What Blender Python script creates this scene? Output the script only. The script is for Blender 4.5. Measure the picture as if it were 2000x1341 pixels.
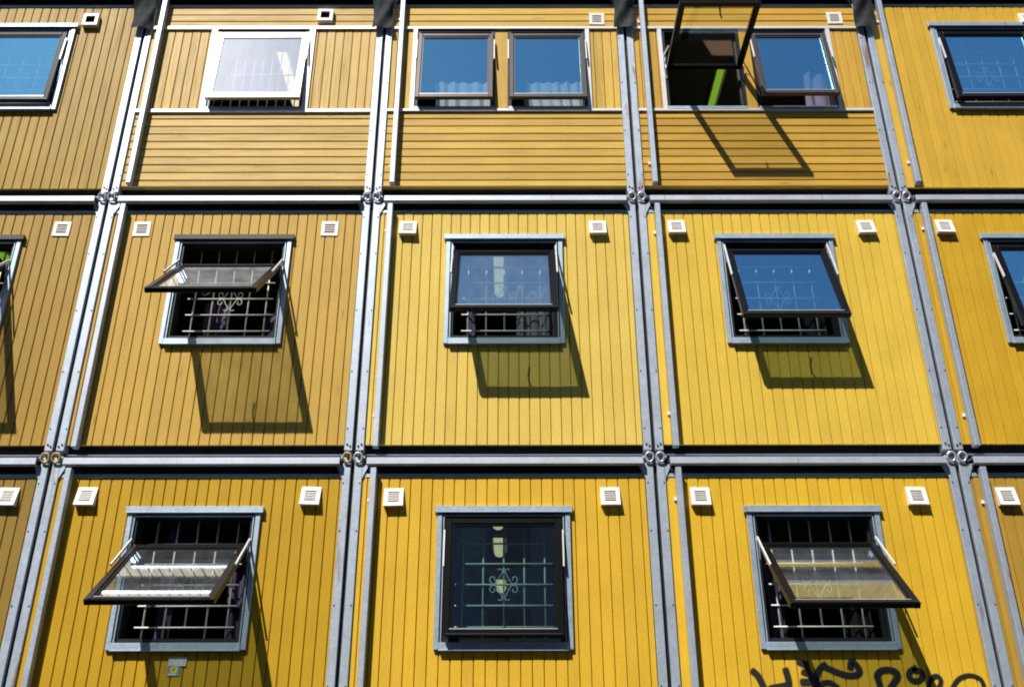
import bpy, bmesh, math, random
from mathutils import Vector, Matrix
random.seed(11)
for o in list(bpy.data.objects): bpy.data.objects.remove(o)
sc = bpy.context.scene
C = sc.collection
R = math.radians

# ------------------------------------------------------------------ camera
cam_d = bpy.data.cameras.new('camera'); cam = bpy.data.objects.new('camera', cam_d); C.objects.link(cam)
cam_d.lens = 35.0; cam_d.sensor_width = 36.0; cam_d.clip_end = 600; cam_d.clip_start = 0.05
right = Vector((1.0, 0.0, -0.001625)); up = Vector((0.001466, -0.445244, 0.895408)); fwd = Vector((0.0007, 0.895409, 0.445244))
cam.matrix_world = Matrix(((right.x, up.x, -fwd.x, 0.0633), (right.y, up.y, -fwd.y, -7.8437), (right.z, up.z, -fwd.z, -2.8545), (0, 0, 0, 1)))
sc.camera = cam

# ------------------------------------------------------------------ light
SUN = Vector((0.615, 1.0, -1.43)).normalized()            # travel direction of the sunlight
elev = math.asin(-SUN.z)
w = bpy.data.worlds.new('World'); sc.world = w; w.use_nodes = True
nt = w.node_tree; nt.nodes.clear()
sky = nt.nodes.new('ShaderNodeTexSky'); sky.sky_type = 'NISHITA'; sky.sun_disc = False
sky.sun_elevation = elev; sky.sun_rotation = math.atan2(-SUN.x, -SUN.y)
sky.altitude = 100; sky.air_density = 1.0; sky.dust_density = 0.25; sky.ozone_density = 2.0
bg = nt.nodes.new('ShaderNodeBackground'); bg.inputs[1].default_value = 0.125
wo = nt.nodes.new('ShaderNodeOutputWorld')
nt.links.new(sky.outputs[0], bg.inputs[0]); nt.links.new(bg.outputs[0], wo.inputs[0])
sl = bpy.data.lights.new('sun', 'SUN'); sl.energy = 5.0; sl.angle = R(0.5); sl.color = (1.0, 0.955, 0.89)
so = bpy.data.objects.new('sun', sl); C.objects.link(so); so.location = (-8, -14, 20)
so.rotation_euler = SUN.to_track_quat('-Z', 'Y').to_euler()
sc.view_settings.view_transform = 'Standard'; sc.view_settings.look = 'None'
sc.view_settings.exposure = 0.38; sc.view_settings.gamma = 1.0; sc.view_settings.use_curve_mapping = False
sc.render.resolution_x = 1024; sc.render.resolution_y = 686
sc.render.engine = 'CYCLES'
sc.cycles.pixel_filter_type = 'BLACKMAN_HARRIS'; sc.cycles.filter_width = 1.9
sc.cycles.max_bounces = 8; sc.cycles.transparent_max_bounces = 16

# ------------------------------------------------------------------ materials
def lin(c): return tuple(((v/255)/12.92 if v/255 <= .04045 else ((v/255+.055)/1.055)**2.4) for v in c)
def base_mat(name):
    m = bpy.data.materials.new(name); m.use_nodes = True; n = m.node_tree; b = n.nodes['Principled BSDF']
    return m, n, b
def node(n, t, **kw):
    x = n.nodes.new(t)
    for k, v in kw.items(): setattr(x, k, v)
    return x
def mapping(n, scale, offset_random=False):
    g = node(n, 'ShaderNodeNewGeometry'); mp = node(n, 'ShaderNodeMapping'); mp.inputs['Scale'].default_value = scale
    n.links.new(g.outputs['Position'], mp.inputs['Vector'])
    if offset_random:
        oi = node(n, 'ShaderNodeObjectInfo'); mu = node(n, 'ShaderNodeMath', operation='MULTIPLY'); mu.inputs[1].default_value = 37.0
        n.links.new(oi.outputs['Random'], mu.inputs[0])
        cx = node(n, 'ShaderNodeCombineXYZ')
        for i in range(3): n.links.new(mu.outputs[0], cx.inputs[i])
        n.links.new(cx.outputs[0], mp.inputs['Location'])
    return mp
def noise(n, mp, scale, detail=3, rough=.55):
    t = node(n, 'ShaderNodeTexNoise'); t.inputs['Scale'].default_value = scale; t.inputs['Detail'].default_value = detail; t.inputs['Roughness'].default_value = rough
    n.links.new(mp.outputs[0], t.inputs['Vector']); return t
def ramp(n, src, stops):
    r = node(n, 'ShaderNodeValToRGB'); e = r.color_ramp.elements
    while len(e) < len(stops): e.new(.5)
    for el, (p, c) in zip(e, stops): el.position = p; el.color = (*c, 1) if len(c) == 3 else c
    n.links.new(src, r.inputs[0]); return r
def mixc(n, a, b, fac=None, mode='MIX', f=1.0):
    x = node(n, 'ShaderNodeMix', data_type='RGBA', blend_type=mode)
    x.inputs[0].default_value = f
    if fac is not None: n.links.new(fac, x.inputs[0])
    for s, i in ((a, 6), (b, 7)):
        if isinstance(s, tuple): x.inputs[i].default_value = (*s, 1)
        else: n.links.new(s, x.inputs[i])
    return x.outputs[2]
def bump(n, b, src, strength, dist):
    bp = node(n, 'ShaderNodeBump'); bp.inputs['Strength'].default_value = strength; bp.inputs['Distance'].default_value = dist
    n.links.new(src, bp.inputs['Height']); n.links.new(bp.outputs[0], b.inputs['Normal'])

def plain(name, col, rough=.5, metal=0.0, spec=.5, var=0.0, scale=30, bumpy=0.0):
    m, n, b = base_mat(name)
    b.inputs['Roughness'].default_value = rough; b.inputs['Metallic'].default_value = metal; b.inputs['Specular IOR Level'].default_value = spec
    if var > 0:
        mp = mapping(n, (1, 1, 1)); t = noise(n, mp, scale, 4)
        lo = tuple(c*(1-var) for c in col); hi = tuple(min(1, c*(1+var)) for c in col)
        r = ramp(n, t.outputs['Fac'], [(.3, lo), (.7, hi)]); n.links.new(r.outputs[0], b.inputs['Base Color'])
        if bumpy: bump(n, b, t.outputs['Fac'], bumpy, .002)
    else: b.inputs['Base Color'].default_value = (*col, 1)
    return m

def paint(name, col, axis='Z', wood=0.0):
    """painted (wood=0) or stained (wood=1) sawn board; grain runs along axis"""
    m, n, b = base_mat(name)
    s = (60, 60, 2.2) if axis == 'Z' else (2.2, 60, 60)
    mp = mapping(n, s, True); g = noise(n, mp, 1.0, 6, .65)
    mpw = mapping(n, (1, 1, 1)); spk = noise(n, mpw, 95, 3, .8); blo = noise(n, mpw, 2.3, 4)
    gv = .055 + .12*wood
    gr = ramp(n, g.outputs['Fac'], [(.28, (1-gv*1.6,)*3), (.5, (1,)*3), (.75, (1+gv*.6,)*3)])
    c = mixc(n, tuple(col), gr.outputs[0], mode='MULTIPLY')
    sr = ramp(n, spk.outputs['Fac'], [(.34, (.84, .82, .74)), (.5, (1, 1, 1)), (.66, (1.13, 1.13, 1.18))]); c = mixc(n, c, sr.outputs[0], mode='MULTIPLY')
    br = ramp(n, blo.outputs['Fac'], [(.3, (.93, .92, .90)), (.7, (1.05, 1.05, 1.05))]); c = mixc(n, c, br.outputs[0], mode='MULTIPLY')
    oi = node(n, 'ShaderNodeObjectInfo'); k = .05 + .07*wood
    orr = ramp(n, oi.outputs['Random'], [(0, (1-k, 1-k*1.1, 1-k*1.4)), (1, (1+k, 1+k*.9, 1+k*.7))]); c = mixc(n, c, orr.outputs[0], mode='MULTIPLY')
    if wood > 0:       # knots
        ks = (7.5, 9, 1.6) if axis == 'Z' else (1.6, 9, 7.5)
        mk = mapping(n, ks, True); vo = node(n, 'ShaderNodeTexVoronoi'); vo.inputs['Scale'].default_value = 1.0; n.links.new(mk.outputs[0], vo.inputs['Vector'])
        kr = ramp(n, vo.outputs['Distance'], [(.03, (1, 1, 1)), (.12, (0, 0, 0))])
        mk2 = mapping(n, (55, 55, 20) if axis == 'Z' else (20, 55, 55), True); kn = noise(n, mk2, 1, 3)
        kf = mixc(n, kr.outputs[0], kn.outputs['Fac'], mode='MULTIPLY')
        c = mixc(n, c, tuple(v*q for v, q in zip(col, (.42, .33, .25))), fac=kf)
    # scattered dark specks and nail marks
    vs = node(n, 'ShaderNodeTexVoronoi'); vs.inputs['Scale'].default_value = 9.0; n.links.new(mpw.outputs[0], vs.inputs['Vector'])
    vr = ramp(n, vs.outputs['Distance'], [(.028, (.45,)*3), (.045, (0,)*3)])
    c = mixc(n, c, tuple(v*.35 for v in col), fac=vr.outputs[0])
    n.links.new(c, b.inputs['Base Color'])
    rr = ramp(n, g.outputs['Fac'], [(.3, (.62,)*3), (.7, (.46,)*3)]); n.links.new(rr.outputs[0], b.inputs['Roughness'])
    b.inputs['Specular IOR Level'].default_value = .22
    hs = mixc(n, g.outputs['Fac'], spk.outputs['Fac'], f=.35)
    bump(n, b, hs, .35, .0025)
    return m

def galv(name, col=(.42, .475, .545), rust=.0, metal=.48, rough=.49):
    m, n, b = base_mat(name)
    mp = mapping(n, (1, 1, 1)); vo = node(n, 'ShaderNodeTexVoronoi'); vo.inputs['Scale'].default_value = 70; n.links.new(mp.outputs[0], vo.inputs['Vector'])
    sep = node(n, 'ShaderNodeSeparateColor'); n.links.new(vo.outputs['Color'], sep.inputs[0])
    r = ramp(n, sep.outputs[0], [(0, tuple(v*.94 for v in col)), (1, tuple(min(1, v*1.05) for v in col))])
    t = noise(n, mp, 5, 5); r2 = ramp(n, t.outputs['Fac'], [(.3, (.88, .88, .88)), (.65, (1.04, 1.04, 1.04))]); c = mixc(n, r.outputs[0], r2.outputs[0], mode='MULTIPLY')
    mz = mapping(n, (9, 9, 1.3)); t2 = noise(n, mz, 2.0, 4); r3 = ramp(n, t2.outputs['Fac'], [(.66-rust, (0, 0, 0)), (.78-rust, (.8, .8, .8))])
    c = mixc(n, c, (.26, .15, .075), fac=r3.outputs[0])
    n.links.new(c, b.inputs['Base Color'])
    b.inputs['Metallic'].default_value = metal
    rr = ramp(n, sep.outputs[1], [(0, (rough-.05,)*3), (1, (rough+.08,)*3)]); n.links.new(rr.outputs[0], b.inputs['Roughness'])
    return m

def glass_mat(name, refl=.10, tint=(.66, .70, .64), rough=0.0, haze=0.0, dust=0.0, gcol=(.33, .78, 1)):
    m, n, b = base_mat(name); n.nodes.remove(b)
    out = n.nodes['Material Output']
    tr = node(n, 'ShaderNodeBsdfTransparent'); tr.inputs[0].default_value = (*tint, 1)
    gl = node(n, 'ShaderNodeBsdfGlossy'); gl.inputs['Roughness'].default_value = rough; gl.inputs['Color'].default_value = (*gcol, 1)
    lw = node(n, 'ShaderNodeLayerWeight'); lw.inputs[0].default_value = .5
    pw = node(n, 'ShaderNodeMath', operation='POWER'); pw.inputs[1].default_value = 4.0; n.links.new(lw.outputs['Facing'], pw.inputs[0])
    ad = node(n, 'ShaderNodeMath', operation='MULTIPLY_ADD', use_clamp=True); ad.inputs[1].default_value = .85*(1-refl); ad.inputs[2].default_value = refl; n.links.new(pw.outputs[0], ad.inputs[0])
    mx = node(n, 'ShaderNodeMixShader'); n.links.new(ad.outputs[0], mx.inputs[0]); n.links.new(tr.outputs[0], mx.inputs[1]); n.links.new(gl.outputs[0], mx.inputs[2])
    last = mx
    if haze > 0 or dust > 0:      # film of dust on the pane
        if haze: df = node(n, 'ShaderNodeBsdfGlossy'); df.inputs['Roughness'].default_value = .42; df.inputs['Color'].default_value = (.8, .8, .8, 1)
        else:
            d1 = node(n, 'ShaderNodeBsdfDiffuse'); d1.inputs['Color'].default_value = (.8, .8, .8, 1); d2 = node(n, 'ShaderNodeBsdfTranslucent'); d2.inputs['Color'].default_value = (.8, .8, .78, 1)
            df = node(n, 'ShaderNodeMixShader'); df.inputs[0].default_value = .5; n.links.new(d1.outputs[0], df.inputs[1]); n.links.new(d2.outputs[0], df.inputs[2])
        haze = haze or dust
        mp = mapping(n, (1, 1, 1)); t = noise(n, mp, 120, 3); mp2 = mapping(n, (5, 5, 1.2)); t2 = noise(n, mp2, 1.6, 5, .6)
        mm = node(n, 'ShaderNodeMath', operation='MULTIPLY'); n.links.new(t.outputs['Fac'], mm.inputs[0]); n.links.new(t2.outputs['Fac'], mm.inputs[1])
        lo, hi = (.35, 1.9) if dust else (.85, 1.15)
        r = ramp(n, mm.outputs[0], [(.12, (haze*lo,)*3), (.42, (haze*hi,)*3)])
        m2 = node(n, 'ShaderNodeMixShader'); n.links.new(r.outputs[0], m2.inputs[0]); n.links.new(mx.outputs[0], m2.inputs[1]); n.links.new(df.outputs[0], m2.inputs[2]); last = m2
    n.links.new(last.outputs[0], out.inputs[0])
    return m

def emit(name, col, s):
    m, n, b = base_mat(name); b.inputs['Base Color'].default_value = (*col, 1); b.inputs['Emission Color'].default_value = (*col, 1); b.inputs['Emission Strength'].default_value = s
    return m

M = {}
M['galv'] = galv('galvanised steel'); M['galv_rust'] = galv('galvanised steel with rust', rust=.10)
M['rail'] = galv('light galvanised rail', (.50, .545, .61), metal=.46, rough=.50)
M['casing'] = galv('grey window flashing', (.39, .48, .57), metal=.58, rough=.48)
M['trim'] = plain('white metal trim', (.68, .67, .66), .45, .2, var=.06, scale=20)
M['brown'] = plain('brown flashing', (.035, .024, .015), .6, 0, var=.15)
M['black'] = plain('black steel', (.010, .010, .011), .55, 0, .3)
M['frame'] = plain('black window frame', (.016, .017, .018), .38, 0, .5, var=.25, scale=60)
M['sash'] = plain('black lacquered sash', (.005, .005, .0055), .34, 0, .18, var=.2, scale=80)
M['sash_grey'] = plain('grey brown aluminium sash', (.10, .088, .082), .36, .6, var=.12, scale=120)
M['sash_slate'] = plain('slate grey lacquered sash', (.028, .029, .032), .5, 0, .12, var=.12, scale=90)
M['sash_silver'] = plain('silver aluminium sash', (.45, .44, .43), .40, .8, var=.06, scale=120)
M['sash_brown'] = plain('dark brown sash', (.010, .0075, .006), .34, 0, .22, var=.2, scale=60)
M['bead'] = plain('aluminium glazing bead', (.70, .70, .70), .35, .6)
M['glass'] = glass_mat('window glass', .45, (.86,.95,.90), dust=.006)
M['glass_dusty'] = glass_mat('dusty window glass', .42, (.88,.95,.90), dust=.05, gcol=(.55,.86,1))
M['glass_film'] = glass_mat('filmed window glass', .17, (.70,.81,.81), dust=.006, gcol=(.6,.82,1))
M['glass_hazy'] = glass_mat('hazy glaring window glass', .30, (.88,.92,.90), haze=.021, gcol=(.95,.93,1))
M['glass_plain'] = glass_mat('plain window glass', .32, (.90,.95,.92), gcol=(.72,.80,1), dust=.035)
M['glass_milky'] = glass_mat('milky dusty window glass', .16, (.95,.97,.94), gcol=(.84,.88,1), dust=.15)
M['glass_top'] = glass_mat('top row window glass', .36, (.92,.97,.94), dust=.006)
M['glass_clear'] = glass_mat('clear window glass', .10, (.95, .96, .93), gcol=(.95,.97,1))
M['bar'] = plain('cream painted steel bar', (.84, .83, .74), .4, 0, var=.08, scale=60)
M['vent'] = plain('white vent plastic', (.77, .73, .68), .45, 0, var=.06)
M['dark'] = plain('dark vent inside', (.015, .012, .010), .8)
M['screw'] = plain('dark screw head', (.06, .06, .065), .4, .5)
M['bolt'] = plain('rusty bolt', (.12, .06, .03), .6, .3)
M['ring'] = plain('galvanised ring', (.72, .72, .74), .35, .5, var=.1)
M['ring_yellow'] = plain('ochre painted ring', (.55, .36, .12), .45, .1, var=.2)
M['tarp'] = plain('black tarpaulin', (.026, .030, .031), .7, 0, .12, var=.35, scale=18)
M['inwall'] = plain('room wall', (.16, .145, .12), .8, var=.06)
M['inceil'] = plain('room ceiling', (.11, .11, .09), .8, var=.06)
M['infloor'] = plain('room floor', (.42, .26, .18), .5, var=.1)
M['lamp'] = emit('lit lamp cover', (1.0, .85, .50), .75)
M['lamp_green'] = emit('greenish fluorescent tube', (.30, .58, .04), .42)
M['asphalt'] = plain('asphalt', (.050, .050, .052), .9, var=.3, scale=40)
M['concrete'] = plain('concrete', (.20, .195, .185), .85, var=.15, scale=8)

# ------------------------------------------------------------------ mesh helpers
def box(bm, x0, x1, y0, y1, z0, z1, b=0.0):
    vs = [bm.verts.new(p) for p in ((x0,y0,z0),(x1,y0,z0),(x1,y1,z0),(x0,y1,z0),(x0,y0,z1),(x1,y0,z1),(x1,y1,z1),(x0,y1,z1))]
    fs = [bm.faces.new([vs[i] for i in f]) for f in ((0,3,2,1),(4,5,6,7),(0,1,5,4),(1,2,6,5),(2,3,7,6),(3,0,4,7))]
    if b:
        es = list({e for f in fs for e in f.edges})
        bmesh.ops.bevel(bm, geom=es, offset=b, segments=1, affect='EDGES')
def tube(bm, pts, r, n=8, closed=False):
    pts = [Vector(p) for p in pts]; rings = []; N = len(pts)
    ref = None
    for i, p in enumerate(pts):
        a = pts[i-1] if (i or closed) else p; c = pts[(i+1) % N] if (i < N-1 or closed) else p
        d = (c-a).normalized()
        if ref is None: ref = d.orthogonal()
        u = (ref - d*ref.dot(d)).normalized(); ref = u; q = d.cross(u)
        rings.append([bm.verts.new(p+(u*math.cos(t)+q*math.sin(t))*r) for t in (2*math.pi*k/n for k in range(n))])
    for i in range(N if closed else N-1):
        A, B = rings[i], rings[(i+1) % N]
        for k in range(n): bm.faces.new((A[k], A[(k+1)%n], B[(k+1)%n], B[k]))
    if not closed: bm.faces.new(rings[0][::-1]); bm.faces.new(rings[-1])
def cyl(bm, c, r, d, n=8):           # little screw head, axis Y
    tube(bm, [(c[0], c[1], c[2]), (c[0], c[1]-d, c[2])], r, n)
def obj(name, bm, mat, parent=None, loc=None, rot=None, smooth=False):
    if isinstance(bm, bpy.types.Mesh): me = bm
    else:
        bmesh.ops.recalc_face_normals(bm, faces=bm.faces[:])
        me = bpy.data.meshes.new(name); bm.to_mesh(me); bm.free()
        for mm in (mat if isinstance(mat, (list, tuple)) else [mat]): me.materials.append(mm)
        if smooth:
            for p in me.polygons: p.use_smooth = True
    o = bpy.data.objects.new(name, me); C.objects.link(o)
    if parent: o.parent = parent
    if loc: o.location = loc
    if rot: o.rotation_euler = rot
    return o
def tag(o, label, cat, group=None, kind=None):
    if label: o['label'] = label
    if cat: o['category'] = cat
    if group: o['group'] = group
    if kind: o['kind'] = kind
    return o
def B(*a):                           # one-box bmesh
    bm = bmesh.new(); box(bm, *a); return bm
def thing(name, loc, label, cat, group=None):
    o = bpy.data.objects.new(name, None); C.objects.link(o); o.location = loc; o.empty_display_size = .2
    return tag(o, label, cat, group)

# ------------------------------------------------------------------ ground, plinth and an unseen block added to darken reflections and cut sky light
bm = bmesh.new(); box(bm, -150, 150, -160, 60, -4.7, -4.45)
tag(obj('ground', bm, M['asphalt']), None, None, kind='structure')
tag(obj('foundation_wall', B(-6.3, 6.3, .10, 5.1, -4.45, -2.64), M['concrete']), None, None, kind='structure')
ob = thing('added_slate_block', (0, -24, -4.45), 'unseen dark slate-clad block added behind the camera to darken pane reflections and cut sky light', 'building')
obj('wall', B(-40, 40, -8, 0, 0, 31.0), plain('dark slate cladding', (.11, .14, .19), .85, var=.25, scale=6), ob)
obj('roof', B(-40.3, 40.3, -8.3, .3, 31.02, 31.4), plain('dark roofing', (.04, .04, .045), .8), ob)
wm = None
for st in range(9):
    for k in range(-9, 10):
        if wm is None:
            bmw = bmesh.new(); box(bmw, -.7, .7, 0.01, .06, 0, 1.5); wo_ = obj('window', bmw, plain('dark far window', (.03, .035, .045), .15), ob); wm = wo_.data
        else: wo_ = obj('window', wm, None, ob)
        wo_.location = (k*3.6, 0, 1.6+st*3.0)

# ------------------------------------------------------------------ boards
_bc = {}
def board_mesh(wd, ln, axis, mat):
    key = (round(wd, 3), round(ln, 3), axis, mat.name)
    if key in _bc: return _bc[key]
    bm = bmesh.new(); wd_, g, c, d = wd, .0018, (.0064 if axis == 'Z' else .0085), (.0070 if axis == 'Z' else .0100)
    prof = [(g, .021), (g, d), (c, 0.0), (wd-c, 0.0), (wd-g, d), (wd-g, .021)]
    if wd < .02: prof = [(g, .021), (g, 0.0), (wd-g, 0.0), (wd-g, .021)]
    e0 = []; e1 = []
    for a, y in prof:
        if axis == 'Z': e0.append(bm.verts.new((a, y, 0))); e1.append(bm.verts.new((a, y, ln)))
        else: e0.append(bm.verts.new((0, y, a))); e1.append(bm.verts.new((ln, y, a)))
    n = len(prof)
    for i in range(n): bm.faces.new((e0[i], e0[(i+1)%n], e1[(i+1)%n], e1[i]))
    bm.faces.new(e0); bm.faces.new(e1[::-1])
    bmesh.ops.recalc_face_normals(bm, faces=bm.faces[:])
    me = bpy.data.meshes.new('board'); bm.to_mesh(me); bm.free(); me.materials.append(mat)
    _bc[key] = me; return me
def put_board(mod, x, z, wd, ln, axis, mat):
    if wd < .006 or ln < .01: return
    obj('board', board_mesh(wd, ln, axis, mat), None, mod, loc=(x, random.uniform(-.0012, .0012), z))
def vertical_boards(mod, x0, x1, z0, z1, holes, mat, pitch=.0895, phase=0.0):
    x = x0 - phase
    while x < x1-.004:
        a, b = max(x, x0), min(x+pitch, x1); x += pitch
        hs = [h for h in holes if h[0] < b-.004 and h[1] > a+.004]
        if not hs: put_board(mod, a, z0, b-a, z1-z0, 'Z', mat); continue
        h = hs[0]
        put_board(mod, a, z0, b-a, h[2]-z0, 'Z', mat); put_board(mod, a, h[3], b-a, z1-h[3], 'Z', mat)
        if a < h[0]: put_board(mod, a, h[2], h[0]-a, h[3]-h[2], 'Z', mat)
        if b > h[1]: put_board(mod, h[1], h[2], b-h[1], h[3]-h[2], 'Z', mat)
def horizontal_boards(mod, x0, x1, z0, z1, mat, pitch=.0925, phase=0.0):
    z = z0-phase
    while z < z1-.004:
        a, b = max(z, z0), min(z+pitch, z1); z += pitch
        put_board(mod, x0, a, b-a, x1-x0, 'X', mat)

# ------------------------------------------------------------------ windows
def sash_bm(wd, ht, fr=.056, th=.048):
    """frame in local space: origin at top centre of the outer face, hanging down -Z, thickness +Y"""
    bm = bmesh.new(); h = wd/2
    box(bm, -h, -h+fr, 0, th, -ht, 0, .004); box(bm, h-fr, h, 0, th, -ht, 0, .004)
    box(bm, -h+fr, h-fr, .001, th-.001, -fr*.9, -.0005, .004); box(bm, -h+fr, h-fr, .001, th-.001, -ht+.0005, -ht+fr*1.05, .004)
    # stepped inner rebate
    i = h-fr
    box(bm, -i, -i+.014, .010, th-.008, -ht+fr, -fr*.9); box(bm, i-.014, i, .010, th-.008, -ht+fr, -fr*.9)
    box(bm, -i+.014, i-.014, .010, th-.008, -fr*.9-.014, -fr*.9)
    return bm
def make_window(mod, cx, zb, zt, half, tilt, sash_w, sash_h, ztop, sash_mat, style='std', glass='glass', head='casing', y_out=-.022):
    """zb..zt opening in the cladding, half its half width"""
    # fixed frame
    bm = bmesh.new(); f = .030
    box(bm, cx-half, cx-half+f, -.004, .10, zb, zt); box(bm, cx+half-f, cx+half, -.004, .10, zb, zt)
    box(bm, cx-half+f, cx+half-f, -.003, .10, zt-f, zt); box(bm, cx-half+f, cx+half-f, -.003, .10, zb, zb+f*1.1)
    box(bm, cx-half+f, cx-half+f+.014, .055, .10, zb+f*1.1, zt-f); box(bm, cx+half-f-.014, cx+half-f, .055, .10, zb+f*1.1, zt-f)
    win = obj('window', bm, M['frame'], mod)
    if style == 'std':
        cs = M['casing']; hm = M[head]
        bm = bmesh.new(); box(bm, cx-.556, cx+.556, -.036, -.0015, zt+.004, zt+.060, .003); box(bm, cx-.556, cx+.556, -.046, -.036, zt+.002, zt+.012, .002)
        obj('head_flashing', bm, hm, win)
        for s in (-1, 1):
            bm = bmesh.new(); a, b = sorted((cx+s*.496, cx+s*.536)); box(bm, a, b, -.028, -.0015, zb-.055, zt+.002, .003)
            a, b = sorted((cx+s*.476, cx+s*.4865)); box(bm, a, b, -.022, .05, zb+.002, zt-.002, .002)
            obj('side_flashing', bm, cs, win)
        bm = bmesh.new(); box(bm, cx-.4955, cx+.4955, -.036, -.002, zb-.062, zb-.002, .004); box(bm, cx-.4955, cx+.4955, -.046, -.030, zb-.066, zb-.056, .002)
        obj('sill', bm, cs, win)
        bm = bmesh.new(); box(bm, cx-.4755, cx+.4755, -.022, .05, zt-.024, zt-.012, .002); obj('head_lip', bm, cs, win)
    else:
        t = M['trim']
        bm = bmesh.new(); box(bm, cx-half+.002, cx+half-.002, -.024, .02, zb-.012, zb+.030, .003); obj('sill', bm, M['casing'], win)
    # sash, hung from its top edge and swung outwards
    a = R(-tilt); loc = (cx, y_out, ztop)
    rot = (a, 0, 0)
    fr = .049 if style == 'std' else (.052 if sash_mat is M['sash_silver'] else .043)
    obj('sash', sash_bm(sash_w, sash_h, fr), sash_mat, win, loc, rot)
    h = sash_w/2-fr-.004
    bm = bmesh.new(); box(bm, -h-.008, h+.008, .020, .026, -sash_h+fr-.003, -fr*.8); obj('pane', bm, M[glass], win, loc, rot)
    bm = bmesh.new(); box(bm, -h-.004, h+.004, .004, .016, -sash_h+fr+.0035, -sash_h+fr+.0110, .001)
    obj('glazing_bead', bm, M['bead'], win, loc, rot)
    if style == 'std' or tilt > 60:      # brush strip along the lower rail
        bm = bmesh.new(); box(bm, -sash_w/2+.02, sash_w/2-.02, -.004, .002, -sash_h+.012, -sash_h+.018); obj('drip_edge', bm, M['screw'], win, loc, rot)
    # handle inside, bottom centre
    bm = bmesh.new(); tube(bm, [(0, .05, -sash_h+.05), (.002, .085, -sash_h+.055), (.012, .092, -sash_h+.10), (.035, .085, -sash_h+.15)], .008, 6)
    obj('handle', bm, M['screw'], win, loc, rot)
    # stay arms
    for s in (-1, 1):
        X = cx + s*(sash_w/2+.010)
        k = .44*sash_h
        top = Vector((X, y_out-.004, ztop+.035 if tilt > 15 else ztop-.10))
        end = Vector((X, y_out-math.sin(R(tilt))*k-.004, ztop-math.cos(R(tilt))*k+.012))
        if tilt > 60: top = Vector((X, 0.0, ztop+.16)); end = Vector((X, -.30, ztop+.012))
        bm = bmesh.new(); d = (end-top).normalized(); nrm = Vector((0, d.z, -d.y))
        for e0, e1, wdt in ((top, end, .010),):
            vs = []
            for xx in (-.0055, .0055):
                for p, q in ((e0, -1), (e0, 1), (e1, 1), (e1, -1)): vs.append(bm.verts.new((p.x+xx, p.y+nrm.y*q*wdt, p.z+nrm.z*q*wdt)))
            for fidx in ((0,1,2,3),(7,6,5,4),(0,4,5,1),(1,5,6,2),(2,6,7,3),(3,7,4,0)): bm.faces.new([vs[i] for i in fidx])
        if tilt > 15:
            m0 = top.lerp(end, .12); tube(bm, [m0, (X-s*.012, .0, ztop-.14), (X-s*.012, .0, ztop-.20)], .004, 6)
        if tilt > 60:
            tube(bm, [(X, .0, ztop-.16), (X, -.07, ztop-.06), (X, -.05, ztop+.0), (X, -.10, ztop+.05)], .006, 6)
        obj('stay_arm', bm, M['trim'], win)
    return win

def grille(mod, cx, z0, z1, kind='scroll', y=.115):
    if kind == 'scroll':
        zs = [z0+.138+k*.1655 for k in range(5)]
        bm = bmesh.new()
        for z in zs: tube(bm, [(cx-.392, y, z), (cx+.392, y, z)], .0075, 8)
        g = obj('grille', bm, M['bar'], mod, smooth=True)
        for k in range(-2, 3):
            bm = bmesh.new(); zz = z0+.01 if k else zs[0]
            tube(bm, [(cx+k*.165, y+.015, zz), (cx+k*.165, y+.015, z1-.02)], .0075, 8); obj('bar', bm, M['bar'], g, smooth=True)
        bm = bmesh.new(); zc = zs[2]
        P = [(.048,.116),(.030,.124),(.012,.114),(.014,.094),(.030,.064),(.048,.032),(.062,.012),(.084,.006),(.104,.020),(.110,.042),(.098,.060),(.080,.060),(.070,.046),(.078,.034)]
        Q = []                                  # Catmull-Rom through the hand-bent bar
        for i in range(len(P)-1):
            p0, p1, p2, p3 = (Vector((*P[max(0, min(len(P)-1, j))], 0)) for j in (i-1, i, i+1, i+2))
            for t in (0, .33, .67): Q.append(.5*((2*p1)+(p2-p0)*t+(2*p0-5*p1+4*p2-p3)*t*t+(3*p1-p0-3*p2+p3)*t**3))
        Q.append(Vector((*P[-1], 0)))
        for sx in (-1, 1):
            for sz in (-1, 1): tube(bm, [(cx+sx*q.x, y-.004, zc+sz*q.y) for q in Q], .0042, 6)
        obj('scroll', bm, M['bar'], g, smooth=True)
    else:
        bm = bmesh.new(); tube(bm, [(cx-.44, y, z0+.05), (cx+.44, y, z0+.05)], .007, 8); tube(bm, [(cx-.44, y, z0+.55), (cx+.44, y, z0+.55)], .007, 8)
        g = obj('grille', bm, M['bar'], mod, smooth=True)
        for k in range(10):
            bm = bmesh.new(); X = cx-.374+k*.0925; tube(bm, [(X, y+.012, z0+.035), (X, y+.012, z1-.02)], .006, 8); obj('bar', bm, M['bar'], g, smooth=True)

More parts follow.
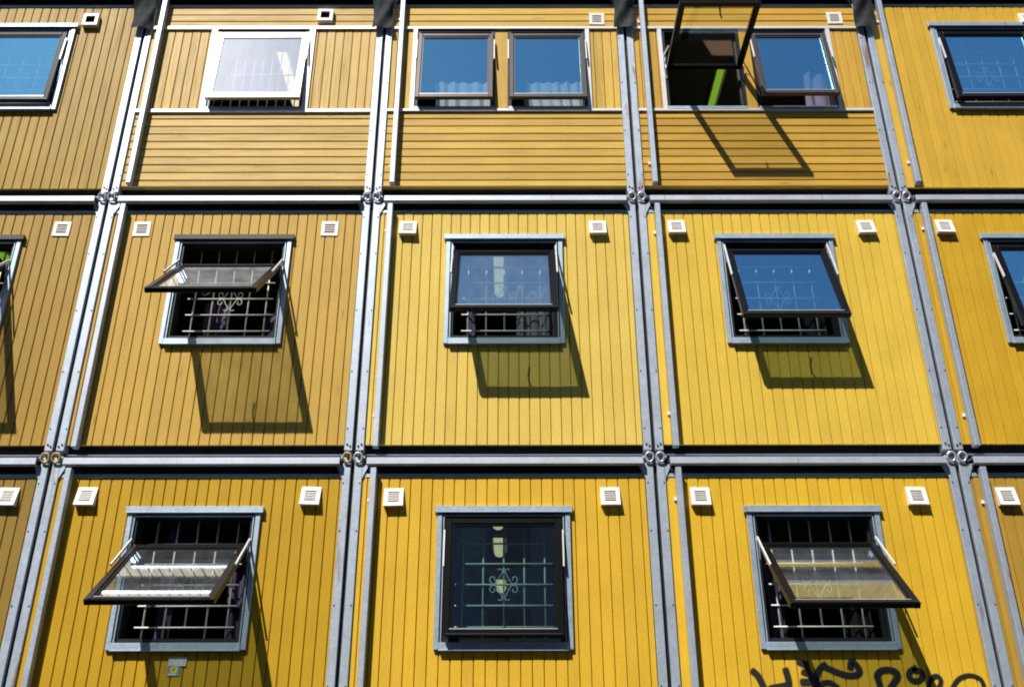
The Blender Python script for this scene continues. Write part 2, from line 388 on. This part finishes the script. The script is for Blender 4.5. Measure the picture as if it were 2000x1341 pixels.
# ------------------------------------------------------------------ vents
_vc = {}
def vent(mod, x, z, kind):
    if kind not in _vc:
        bm = bmesh.new(); bk = bmesh.new(); s = .079
        if kind == 'wedge': n, d0, d1 = 6, .012, .056
        elif kind == 'hood': n, d0, d1 = 6, .046, .050
        else: n, d0, d1 = 5, .008, .009
        def Y(t): return -(d0+(d1-d0)*t)          # t: 0 top .. 1 bottom
        def slab(x0, x1, t0, t1, th=.010):
            z0_, z1_ = s-2*s*t1, s-2*s*t0
            vs = [bm.verts.new(p) for p in ((x0,Y(t1),z0_),(x1,Y(t1),z0_),(x1,Y(t0),z1_),(x0,Y(t0),z1_),(x0,Y(t1)+th,z0_),(x1,Y(t1)+th,z0_),(x1,Y(t0)+th,z1_),(x0,Y(t0)+th,z1_))]
            for f in ((0,1,2,3),(7,6,5,4),(0,4,5,1),(1,5,6,2),(2,6,7,3),(3,7,4,0)): bm.faces.new([vs[i] for i in f])
        th = .006 if kind == 'flat' else .010
        m = .20
        slab(-s, -s+2*s*m, 0, 1, th); slab(s-2*s*m, s, 0, 1, th); slab(-s+2*s*m, s-2*s*m, 0, m, th); slab(-s+2*s*m, s-2*s*m, 1-m, 1, th)
        if kind != 'hood':
            op = .62 if kind == 'wedge' else .62
            for k in range(n-1):
                c = m+(1-2*m)*(k+1)/n; hh = (1-2*m)/n*(1-op)/2*1.0
                slab(-s+2*s*m, s-2*s*m, c-hh, c+hh, th*.8)
        if kind != 'flat':                         # cheeks, top and bottom
            e = .005
            for sx in (-1, 1):
                a, b = sorted((sx*s, sx*(s-e)))
                vs = [bm.verts.new(p) for p in ((a,Y(1)+th,-s),(b,Y(1)+th,-s),(b,-.001,-s),(a,-.001,-s),(a,Y(0)+th,s),(b,Y(0)+th,s),(b,-.001,s),(a,-.001,s))]
                for f in ((0,3,2,1),(4,5,6,7),(0,1,5,4),(1,2,6,5),(2,3,7,6),(3,0,4,7)): bm.faces.new([vs[i] for i in f])
            box(bm, -s+e, s-e, Y(1)+th, -.001, -s, -s+e); box(bm, -s+e, s-e, min(Y(0)+th, -.002), -.001, s-e, s)
        yb = -.0025 if kind == 'flat' else -.004
        box(bk, -s*.8, s*.8, yb-.0005, yb+.002, -s*.8, s*.8)
        if kind == 'wedge':
            bk.free(); bk = bmesh.new(); vs = [bk.verts.new(p) for p in ((-s*.75,Y(.9)+.0112,-s*.8),(s*.75,Y(.9)+.0112,-s*.8),(s*.75,Y(.1)+.0112,s*.8),(-s*.75,Y(.1)+.0112,s*.8))]; bk.faces.new(vs)
        a = obj('vent', bm, M['vent'], mod); c = obj('vent_backing', bk, M['dark'], a)
        _vc[kind] = (a.data, c.data)
    else:
        a = obj('vent', _vc[kind][0], None, mod); c = obj('vent_backing', _vc[kind][1], None, a)
    a.location = (x, 0, z + random.uniform(-.004, .004)); a.rotation_euler = (0, R(random.uniform(-1.6, 1.6)), 0)

# ------------------------------------------------------------------ shared module steelwork
_sh = {}
def shared(key, make, mat, smooth=False):
    if key not in _sh:
        bm = make(); bmesh.ops.recalc_face_normals(bm, faces=bm.faces[:])
        me = bpy.data.meshes.new(key); bm.to_mesh(me); bm.free()
        for mm in (mat if isinstance(mat, list) else [mat]): me.materials.append(mm)
        if smooth:
            for p in me.polygons: p.use_smooth = True
        _sh[key] = me
    return _sh[key]
def post_bm(s, top):
    def mk():
        bm = bmesh.new(); a, b = sorted((s*1.168, s*1.235))
        box(bm, a, b, -.020, .09, .045, 2.535, .004)
        # gusset under the top rail
        g = s*1.168
        vs = [bm.verts.new(p) for p in ((g,-.018,2.52),(g-s*.055,-.018,2.52),(g,-.018,2.40),(g,-.012,2.52),(g-s*.055,-.012,2.52),(g,-.012,2.40))]
        for f in ((0,1,2),(5,4,3),(0,3,4,1),(1,4,5,2),(2,5,3,0)): bm.faces.new([vs[i] for i in f])
        return bm
    return mk
def screws_bm(s):
    def mk():
        bm = bmesh.new()
        for z in (.24, .77, 1.37, 1.96, 2.36): cyl(bm, (s*1.183, -.0195, z), .0065, .004)
        return bm
    return mk
def bolts_bm(s):
    def mk():
        bm = bmesh.new(); cyl(bm, (s*1.190, -.0195, .098), .0085, .008); cyl(bm, (s*1.216, -.0195, .082), .0085, .008); return bm
    return mk
def fitting_bm(s):
    def mk():
        bm = bmesh.new(); x = s*1.203
        a, b = sorted((x-s*.018, x+s*.018)); box(bm, a, b, -.048, .0, 2.594, 2.622, .004)
        a, b = sorted((x-s*.032, x+s*.032)); box(bm, a, b, -.006, .09, 2.540, 2.590)
        a, b = sorted((x-s*.055, x-s*.032)); box(bm, a, b, -.040, .02, 2.566, 2.590, .006)
        return bm
    return mk
def ring_bm(s):
    def mk():
        bm = bmesh.new(); x = s*1.205
        tube(bm, [(x+.033*math.sin(t), -.050-.012*math.cos(t), 2.572+.037*math.cos(t)) for t in (2*math.pi*k/20 for k in range(20))], .0085, 8, closed=True)
        return bm
    return mk
def shell_bm():
    bm = bmesh.new(); x0, x1, y0, y1, z0, z1 = -1.20, 1.20, .07, 5.0, .13, 2.40
    v = {k: bm.verts.new(p) for k, p in dict(a=(x0,y0,z0), b=(x1,y0,z0), c=(x1,y1,z0), d=(x0,y1,z0), e=(x0,y0,z1), f=(x1,y0,z1), g=(x1,y1,z1), h=(x0,y1,z1)).items()}
    for ks, mi in (('abcd', 1), ('ehgf', 2), ('adhe', 0), ('bfgc', 0), ('dcgh', 0)):
        f = bm.faces.new([v[k] for k in ks]); f.material_index = mi
    # outer skin so that no light leaks through the joints
    for a in ((-1.227, -1.215, .09, 5.02, .0, 2.55), (1.215, 1.227, .09, 5.02, .0, 2.55), (-1.21, 1.21, .12, 5.02, 2.46, 2.50), (-1.21, 1.21, .12, 5.02, .03, .07), (-1.21, 1.21, 5.03, 5.06, .0, 2.5)): box(bm, *a)
    return bm

def make_module(col, row, label, paint_mat, layout, wins, vents, rusty=False):
    mod = thing('container_module', ((col-1)*2.5, 0, (row-1)*2.6), label, 'container module', 'stacked container modules of the facade')
    s = obj('room_shell', shared('room_shell', shell_bm, [M['inwall'], M['infloor'], M['inceil']]), None, mod)
    # steelwork
    for sd in (-1, 1):
        key = f'post{sd}{"r" if rusty else ""}'
        pst = obj('corner_post', shared(key, post_bm(sd, 0), M['galv_rust' if rusty else 'galv']), None, mod)
        obj('screw', shared(f'screw{sd}', screws_bm(sd), M['screw']), None, pst); obj('bolt', shared(f'bolt{sd}', bolts_bm(sd), M['bolt'] if 0 else M['screw']), None, pst)
        ft = obj('corner_fitting', shared(f'fit{sd}', fitting_bm(sd), M['galv']), None, mod)
        yel = (col, row, sd) in ((0, 0, 1), (0, 0, -1), (-1, 0, 1))
        obj('lifting_ring', shared(f'ring{sd}{yel}', ring_bm(sd), M['ring_yellow' if yel else 'ring'], True), None, ft)
    obj('gap_shade_strip', shared('gap_shade', lambda: B(1.2355, 1.2645, .012, .03, -.03, 2.56), M['black']), None, mod)  # black filler strip standing in for the deep shade between neighbouring modules
    def rail():
        bm = bmesh.new(); box(bm, -1.130, 1.150, -.078, -.070, 2.506, 2.564, .003); box(bm, -1.130, 1.150, -.070, .10, 2.557, 2.5635); box(bm, -1.130, 1.150, -.070, -.02, 2.506, 2.512); return bm
    obj('top_rail', shared('rail', rail, M['rail']), None, mod)
    def ledge():
        bm = bmesh.new(); box(bm, -1.16, 1.16, -.006, .03, 2.414, 2.446, .002); return bm
    obj('top_flashing', shared('ledge', ledge, M['casing']), None, mod)
    obj('top_web', shared('web', lambda: B(-1.16, 1.16, .020, .06, 2.447, 2.556), M['black']), None, mod)
    def beam():
        bm = bmesh.new(); box(bm, -1.165, 1.165, .068, .12, .012, .13); box(bm, -1.165, 1.165, .026, .068, .098, .104); return bm
    obj('bottom_beam', shared('beam', beam, M['black']), None, mod)
    obj('bottom_flange', shared('flange', lambda: B(-1.165, 1.165, .022, .067, .020, .0228), M['galv']), None, mod)
    # conduit strip
    zl, zh = (.06, 2.475) if row < 2 else (.115, 2.75)
    cd = obj('conduit', shared(f'conduit{row==2}', lambda: (lambda bm: (box(bm, -1.091, -1.044, -.082, -.012, zl, zh, .003), bm)[1])(bmesh.new()), M['galv']), None, mod)
    for z in (.36, 2.21):
        obj('clip', shared('clip', lambda: B(-.019, .0, -.016, -.002, -.014, .014), M['vent']), None, cd, loc=(-1.0915, 0, z + random.uniform(-.03, .03)))
    # wall sheathing behind the boards
    holes = [(wn['cx']-wn['half'], wn['cx']+wn['half'], wn['zb'], wn['zt']) for wn in wins]
    bm = bmesh.new(); xs = [-1.165] + sorted(sum(([h[0], h[1]] for h in holes), [])) + [1.165]
    y0, y1 = .0205, .066
    for i in range(0, len(xs), 2): box(bm, xs[i], xs[i+1], y0, y1, .104, 2.413)
    for h in holes: box(bm, h[0], h[1], y0, y1, .104, h[2]); box(bm, h[0], h[1], y0, y1, h[3], 2.413)
    obj('sheathing', bm, paint_mat[0], mod)
    if layout == 'vertical':
        vertical_boards(mod, -1.166, 1.166, .101, 2.4125, holes, paint_mat[0], phase=random.uniform(0, .06))
    else:
        horizontal_boards(mod, -1.166, 1.166, .118, 1.0135, paint_mat[1], phase=.018)
        horizontal_boards(mod, -1.166, 1.166, 2.1225, 2.4125, paint_mat[1], phase=.0)
        edges = sorted(holes)
        vertical_boards(mod, -1.166, edges[0][0], 1.042, 2.0935, [], paint_mat[0], phase=.03)
        for h0, h1 in zip(edges, edges[1:]): vertical_boards(mod, h0[1], h1[0], 1.042, 2.0935, [], paint_mat[0], pitch=.2)
        vertical_boards(mod, edges[-1][1], 1.166, 1.042, 2.0935, [], paint_mat[0])
        thick = .010 if col == 0 else .0
        for z0, z1 in ((1.0145-thick, 1.0415), (2.094, 2.1220+thick)):
            obj('trim_rail', B(-1.167, 1.167, -.022, .0195, z0, z1), M['trim'], mod)
        for sd, h in ((-1, edges[0]), (1, edges[-1])):
            x = h[0] if sd < 0 else h[1]; wdt = .042 if len(wins) == 2 else .060
            a, b = sorted((x, x+sd*wdt)); obj('side_trim', B(a, b, -.020, -.0015, 1.042, 2.0935), M['trim'], mod)
    for wn in wins:
        make_window(mod, **{k: v for k, v in wn.items() if k not in ('grille',)})
        if wn.get('grille'): grille(mod, wn['cx'], wn['zb'], wn['zt'], wn['grille'])
    for x, z, k in vents: vent(mod, x, z, k)
    if row == 2:
        obj('roof_panel', B(-1.235, 1.235, -.07, 5.05, 2.585, 2.70), M['black'], mod)
    return mod

def std(tilt, ztop=None, **kw):
    d = dict(cx=0.0, zb=1.090, zt=2.103, half=.487, tilt=tilt, sash_w=.925, sash_h=.94, ztop=ztop if ztop else 2.052, sash_mat=M['sash'], grille='scroll')
    d.update(kw); return d
def topw(cx, half, tilt, **kw):
    d = dict(cx=cx, zb=1.042, zt=2.0935, half=half, tilt=tilt, sash_w=2*half-.05, sash_h=.91, ztop=2.030, sash_mat=M['sash_grey'], style='top', grille=None, glass='glass_top')
    d.update(kw); return d

K = 1.24
def pm(name, rgb, wood=0.0):
    c = tuple(v/K*q for v, q in zip(lin(rgb), (1, 1, .68)))
    return (paint(name+' boards', c, 'Z', wood), paint(name+' boards across', c, 'X', wood))
flat2 = [(-.88, 2.243, 'flat'), (.872, 2.243, 'flat')]
wed = [(-.897, 2.243, 'wedge'), (.868, 2.243, 'wedge')]

# top row
make_module(-1, 2, 'brownish vertical-board container module at the upper left corner with blue glass', pm('brown ochre', (184, 149, 66), .3), 'vertical',
            [std(3.0, 2.05, sash_mat=M['sash_slate'], y_out=-.03)], [(.675, 2.205, 'hood'), (-.89, 2.205, 'hood')])
make_module(0, 2, 'pale varnished pine container module with white glaring window, top row', pm('pale pine', (222, 187, 126), .9), 'banded',
            [topw(-.004, .478, 5.2, sash_w=.95, sash_h=.93, sash_mat=M['sash_silver'], glass='glass_hazy', ztop=2.045, grille='dense')], [(.622, 2.262, 'hood')])
make_module(1, 2, 'golden pine container module with twin windows barely ajar over white curtains, top row', pm('golden pine', (224, 186, 106), .8), 'banded',
            [topw(-.505, .400, 5.0, sash_w=.775), topw(.435, .398, 5.0, sash_w=.775)], [(.965, 2.245, 'flat')])
make_module(2, 2, 'ochre pine container module with one of its twin windows swung fully out, top row', pm('ochre pine', (216, 172, 86), .7), 'banded',
            [topw(-.475, .400, 90, sash_w=.765, ztop=1.58, sash_mat=M['sash'], glass='glass_clear', sash_h=.90), topw(.435, .398, 8.0, sash_w=.775)], [(.960, 2.250, 'flat')], rusty=True)
make_module(3, 2, 'yellow vertical-board container module at the upper right corner', pm('corn yellow', (222, 179, 78), .06), 'vertical',
            [std(5.0, 2.05, cx=-.035)], [(.47, 2.225, 'wedge')])
# middle row
make_module(-1, 1, 'tan container module at the left edge of the middle row, window under brown flashing', pm('dark tan', (186, 149, 76), .1), 'vertical',
            [std(47, 1.855, head='brown', sash_mat=M['sash_brown'], glass='glass_milky')], flat2)
make_module(0, 1, 'tan container module in middle row, window flung out almost level, flat vents', pm('tan', (211, 172, 92), .1), 'vertical',
            [std(47, 1.855, head='brown', sash_mat=M['sash_brown'], glass='glass_milky')], flat2)
make_module(1, 1, 'bright yellow container module at the centre, window tilted out with grey curtain', pm('light yellow', (238, 206, 118)), 'vertical',
            [std(27, 1.998, glass='glass_dusty')], wed)
make_module(2, 1, 'bright yellow container module right of the centre one, blue window tilted out', pm('bright yellow', (236, 199, 92)), 'vertical',
            [std(22, 2.008)], wed)
make_module(3, 1, 'deep yellow container module at the right edge of the middle row', pm('deep yellow', (215, 171, 54)), 'vertical',
            [std(11.0, 2.05, cx=-.035)], wed)
# bottom row
make_module(-1, 0, 'brown container module at the lower left corner, mostly outside the picture', pm('brown', (158, 127, 64)), 'vertical', [std(0.8)], [(-.897, 2.243, 'wedge'), (.955, 2.25, 'wedge')])
make_module(0, 0, 'saturated yellow container module in bottom row with a notice under its wide open window', pm('mustard yellow', (203, 161, 38)), 'vertical',
            [std(51, 1.855, sash_mat=M['sash_brown'], glass='glass_plain')], [(-.905, 2.25, 'wedge'), (.925, 2.25, 'wedge')], rusty=True)
make_module(1, 0, 'yellow container module in bottom row with the only closed window', pm('yellow', (233, 188, 66)), 'vertical',
            [std(4.5, 2.058, glass='glass_film', y_out=-.040)], wed)
gm = make_module(2, 0, 'yellow container module in bottom row with black graffiti below its open window', pm('strong yellow', (231, 187, 62)), 'vertical',
            [std(48, 1.866, glass='glass_plain')], wed)
make_module(3, 0, 'tan container module at the lower right corner, mostly outside the picture', pm('dusty ochre', (186, 148, 70)), 'vertical', [std(0.8)], wed)

# ------------------------------------------------------------------ spray-paint tag on the lower right module
def spray():
    m, n, b = base_mat('black spray paint')
    b.inputs['Base Color'].default_value = (.012, .012, .012, 1); b.inputs['Roughness'].default_value = .5
    uv = node(n, 'ShaderNodeUVMap'); sp = node(n, 'ShaderNodeSeparateXYZ'); n.links.new(uv.outputs[0], sp.inputs[0])
    mp = mapping(n, (1, 1, 1)); t = noise(n, mp, 160, 3)
    ad = node(n, 'ShaderNodeMath', operation='MULTIPLY_ADD'); ad.inputs[1].default_value = .55; n.links.new(t.outputs['Fac'], ad.inputs[0]); n.links.new(sp.outputs[1], ad.inputs[2])
    r = ramp(n, ad.outputs[0], [(.40, (0, 0, 0)), (.60, (.35, .35, .35)), (.90, (.98, .98, .98))]); n.links.new(r.outputs[0], b.inputs['Alpha'])
    return m
strokes = [([(-0.61,.877),(-0.58,.844),(-0.557,.794),(-0.541,.743),(-0.534,.693)],.030), ([(-0.364,.884),(-0.356,.84),(-0.352,.793),(-0.361,.757)],.030),
 ([(-0.351,.784),(-0.415,.77),(-0.474,.761),(-0.519,.743)],.026), ([(-0.251,.944),(-0.212,.925)],.032), ([(-0.23,.87),(-0.21,.862)],.028), ([(-0.244,.798),(-0.222,.798)],.034),
 ([(-0.207,.923),(-0.194,.876),(-0.175,.835),(-0.21,.791)],.026), ([(-0.066,.923),(-0.11,.89),(-0.133,.848),(-0.146,.793),(-0.159,.738)],.028),
 ([(-0.082,.913),(.005,.876),(.078,.85),(.145,.846),(.189,.865),(.184,.905),(.144,.949),(.127,.904)],.029), ([(-0.127,.765),(-0.092,.791),(-0.037,.791),(.015,.751),(.038,.71)],.026),
 ([(.335,.737),(.324,.806),(.319,.846),(.354,.878),(.413,.887),(.464,.871),(.473,.838),(.441,.797),(.397,.746)],.029),
 ([(.615,.901),(.57,.87),(.56,.838),(.583,.808),(.627,.808),(.661,.838),(.653,.87),(.611,.884)],.027),
 ([(.688,.75),(.721,.815),(.763,.842),(.793,.819),(.782,.778),(.754,.741)],.021), ([(.854,.736),(.922,.814),(.986,.842),(1.044,.842),(1.094,.817),(1.109,.763),(1.104,.718)],.020)]
SP = spray(); gpart = None
for si, (P, hw) in enumerate(strokes):
    Q = []
    for i in range(len(P)-1):
        p0, p1, p2, p3 = (Vector(P[max(0, min(len(P)-1, j))]) for j in (i-1, i, i+1, i+2))
        for k in range(6):
            t = k/6; Q.append(.5*((2*p1)+(p2-p0)*t+(2*p0-5*p1+4*p2-p3)*t*t+(3*p1-p0-3*p2+p3)*t**3))
    Q.append(Vector(P[-1]))
    d0 = (Q[0]-Q[1]).normalized(); d1 = (Q[-1]-Q[-2]).normalized()
    Q = [Q[0]+d0*hw*f for f in (1.0, .6, .3)] + Q + [Q[-1]+d1*hw*f for f in (.3, .6, 1.0)]
    capv = [0, .6, .9] + [1]*(len(Q)-6) + [.9, .6, 0]
    bm = bmesh.new(); uvl = bm.loops.layers.uv.new('UVMap'); rows = []
    y = -.0022 - .00025*si
    for i, q in enumerate(Q):
        d = (Q[min(i+1, len(Q)-1)]-Q[max(i-1, 0)]).normalized(); nn = Vector((-d.y, d.x))
        rows.append([(bm.verts.new((q.x+nn.x*hw*1.08*f, y, q.y+nn.y*hw*1.08*f)), (1-abs(f)**2)*capv[i]) for f in (-1, -.7, -.35, 0, .35, .7, 1)])
    for A, Bq in zip(rows, rows[1:]):
        for k in range(6):
            f = bm.faces.new((A[k][0], A[k+1][0], Bq[k+1][0], Bq[k][0]))
            for lp, vv in zip(f.loops, (A[k][1], A[k+1][1], Bq[k+1][1], Bq[k][1])): lp[uvl].uv = (0, vv)
    o = obj('graffiti' if gpart is None else 'spray_stroke', bm, SP, gm if gpart is None else gpart)
    if gpart is None: gpart = o; o['label'] = 'black sprayed lettering across the yellow boards'

# ------------------------------------------------------------------ notice under the lower left window
st = thing('notice_sticker', (-2.474, 0, -1.68), 'small grey and teal notice sticker below the lower left open window', 'sticker')
obj('backing', B(-.066, .030, -.005, -.002, -.070, .000), plain('teal print', (.19, .27, .28), .4, var=.2, scale=60), st)
obj('paper', B(-.068, .070, -.0085, -.0052, .0005, .070), plain('worn grey paper', (.46, .49, .49), .5, var=.3, scale=45), st)
obj('yellow_sign', B(-.042, .008, -.0066, -.0051, -.048, -.003), plain('yellow sign', (.62, .60, .10), .4, var=.15, scale=90), st)
bm = bmesh.new(); tube(bm, [(-.034, -.0070, -.030), (-.020, -.0070, -.018), (-.004, -.0070, -.014)], .0022, 5); tube(bm, [(-.020, -.0070, -.020), (-.017, -.0070, -.036)], .0022, 5)
obj('sign_mark', bm, M['dark'], st)
bm = bmesh.new(); wt = plain('white print', (.75, .75, .70), .5)
x = -.056
for wd in (.010, .008, .006, .011, .008, .007, .009):
    box(bm, x, x+wd*.8, -.0064, -.0051, -.063, -.053); x += wd
obj('print_line', bm, wt, st)

# ------------------------------------------------------------------ ceiling lamps
def lamp(col, row, segs, label, mat='lamp', wd=.052, x=-.06, z=2.345):
    t = thing('ceiling_lamp', ((col-1)*2.5+x, segs[0][0], (row-1)*2.6+z), label, 'lamp', 'ceiling lamps seen through the windows')
    y0 = segs[0][0]
    for a, b in segs:
        h = obj('housing', B(-wd-.012, wd+.03, a-y0-.02, b-y0+.02, .0, .035), M['vent'], t)
        bm = bmesh.new(); n = 8
        prof = [(wd*math.cos(math.pi+math.pi*k/n), .045*math.sin(math.pi+math.pi*k/n)-.0005) for k in range(n+1)]
        A = [bm.verts.new((p, a-y0, q)) for p, q in prof]; Bq = [bm.verts.new((p, b-y0, q)) for p, q in prof]
        for k in range(n): bm.faces.new((A[k], A[k+1], Bq[k+1], Bq[k]))
        bm.faces.new(A); bm.faces.new(Bq[::-1])
        obj('diffuser', bm, M[mat], t)
lamp(1, 0, [(.70, 1.16), (1.60, 2.15), (3.33, 3.80)], 'lit ceiling lamps in a row behind the closed bottom window')
lamp(1, 1, [(.60, 1.42)], 'lit ceiling strip lamp behind the tilted centre window')
lamp(2, 2, [(.86, 2.4)], 'green glowing tube lamp inside the wide open top window', 'lamp_green', x=-.055, wd=.036)
lamp(0, 2, [(.60, 1.5)], 'pale strip lamp behind the white glaring top window', x=.025)
lamp(-1, 1, [(.58, .95)], 'green tube lamp in the open window at the left edge', 'lamp_green', x=.02, wd=.04)

# ------------------------------------------------------------------ curtains
def curtain(x0, x1, z0, z1, y, col, label, folds=5, amp=.03, rough=.8, ragged=.0, trans=0.0, taper=0.0):
    m, n, b = base_mat('curtain cloth'); b.inputs['Roughness'].default_value = rough
    mp = mapping(n, (1, 1, 1)); t = noise(n, mp, 220, 2); r = ramp(n, t.outputs['Fac'], [(.3, tuple(c*.8 for c in col)), (.7, tuple(min(1, c*1.15) for c in col))]); n.links.new(r.outputs[0], b.inputs['Base Color'])
    b.inputs['Specular IOR Level'].default_value = .2
    bm = bmesh.new(); nu, nv = folds*10, 8; g = []; rnd = random.Random(hash(label) % 1000 if False else len(label)*7+int(x0*100))
    ph = [rnd.uniform(0, 6.28) for _ in range(4)]
    for j in range(nv+1):
        v = j/nv; rowv = []
        for i in range(nu+1):
            u = i/nu; k = 1-taper*(1-v)
            xx = x0+(x1-x0)*u*k + .012*math.sin(v*5+ph[0])
            yy = y+amp*math.sin(u*folds*6.283+ph[1]+.6*math.sin(v*3+ph[2]))*(.6+.4*math.sin(u*9+ph[3]))
            zz = z0+(z1-z0)*v + (ragged*math.sin(u*folds*6.283+ph[2]) if j in (0, nv) else 0)
            rowv.append(bm.verts.new((xx, yy, zz)))
        g.append(rowv)
    for j in range(nv):
        for i in range(nu): bm.faces.new((g[j][i], g[j][i+1], g[j+1][i+1], g[j+1][i]))
    o = obj('curtain', bm, m, smooth=True)
    return tag(o, label, 'curtain', 'curtains inside the windows')
PU = (.085, .065, .12); GY = (.17, .18, .24); DK = (.014, .012, .018); WH = (.80, .78, .84); LI = (.42, .36, .52)
curtain(-2.78, -2.52, .95, 1.62, .32, PU, 'mauve curtain behind the bars of the tan middle module', 4, .05, taper=.15)
curtain(-2.20, -2.03, .95, 1.50, .28, PU, 'lilac curtain edge at right behind the bars of the tan module', 2, .03)
curtain(.10, .46, .95, 2.1, .24, GY, 'grey pleated curtain at right in the centre window', 3, .04)
curtain(-.36, -.26, .95, 2.1, .24, PU, 'narrow mauve curtain at left in the centre window', 1, .02)
curtain(2.06, 2.24, .95, 2.1, .24, DK, 'black curtain at left in the blue middle window', 2, .03)
curtain(2.72, 2.94, .95, 2.1, .26, DK, 'black curtain at right in the blue middle window', 2, .03)
curtain(-2.78, -2.66, -1.65, -.55, .24, (.06, .045, .085), 'dark violet curtain at left in the lower left open window', 1, .03)
curtain(-2.22, -2.03, -1.65, -.55, .26, (.05, .04, .07), 'dark violet curtain at right in the lower left open window', 2, .03)
curtain(2.10, 2.24, -1.65, -.55, .24, (.07, .05, .10), 'dark violet curtain at left above the graffiti window sill', 2, .03)
curtain(2.70, 2.92, -1.65, -.55, .26, DK, 'near-black curtain at right above the graffiti window sill', 2, .03)
curtain(-.72, -.12, 3.50, 4.18, .22, WH, 'white net curtain across the lower half of the left twin window', 5, .03, ragged=.012)
curtain(.20, .82, 3.50, 4.18, .22, WH, 'white net curtain across the lower half of the right twin window', 6, .03, ragged=.012)
curtain(3.10, 3.34, 3.50, 4.30, .20, LI, 'lilac curtain at right in the smaller open top window', 2, .03, taper=-.2)

# ------------------------------------------------------------------ tarpaulin flaps over the roof joints
def tarp(x, label, seed, tw):
    rnd = random.Random(seed); bm = bmesh.new(); nu, nv = 18, 30; g = []
    path = [(.25, 5.33), (-.06, 5.33), (-.125, 5.28), (-.135, 5.12), (-.115, 5.02), (-.090, 4.92), (-.078, 4.80), (-.080, 4.665)]
    for j in range(nv+1):
        s = j/nv*(len(path)-1); i0 = min(int(s), len(path)-2); f = s-i0
        y = path[i0][0]*(1-f)+path[i0+1][0]*f; z = path[i0][1]*(1-f)+path[i0+1][1]*f
        hw = .106 + .008*math.sin(j*.35+seed) - (.018 if 12 < j < 17 else 0)
        rowv = []
        for i in range(nu+1):
            u = i/nu*2-1; fold = .011*math.sin(2.4*u-z*15+seed) + .007*math.sin(4.6*u-z*21+seed*2) + .0015*math.sin(13*u+z*31)
            edge = .014*abs(u)**4
            k = min(1, j/9)
            rowv.append(bm.verts.new((x+hw*u+tw*(5.1-z)*.1, y+(fold*.8+edge)*k, z+.008*math.sin(4*u+seed)*(j/nv))))
        g.append(rowv)
    for j in range(nv):
        for i in range(nu): bm.faces.new((g[j][i], g[j][i+1], g[j+1][i+1], g[j+1][i]))
    tag(obj('tarpaulin_flap', bm, M['tarp'], smooth=True), label, 'tarpaulin', 'tarpaulin flaps over the roof joints')
tarp(-3.765, 'black tarpaulin flap over the roof joint left of the pale pine module', 1, -.15)
tarp(-1.268, 'black tarpaulin flap over the roof joint between pale and golden pine modules', 2.2, 0)
tarp(1.245, 'black tarpaulin flap over the roof joint between golden and ochre pine modules', 3.7, 0)
tarp(3.745, 'black tarpaulin flap over the roof joint right of the ochre pine module', 5.1, .1)
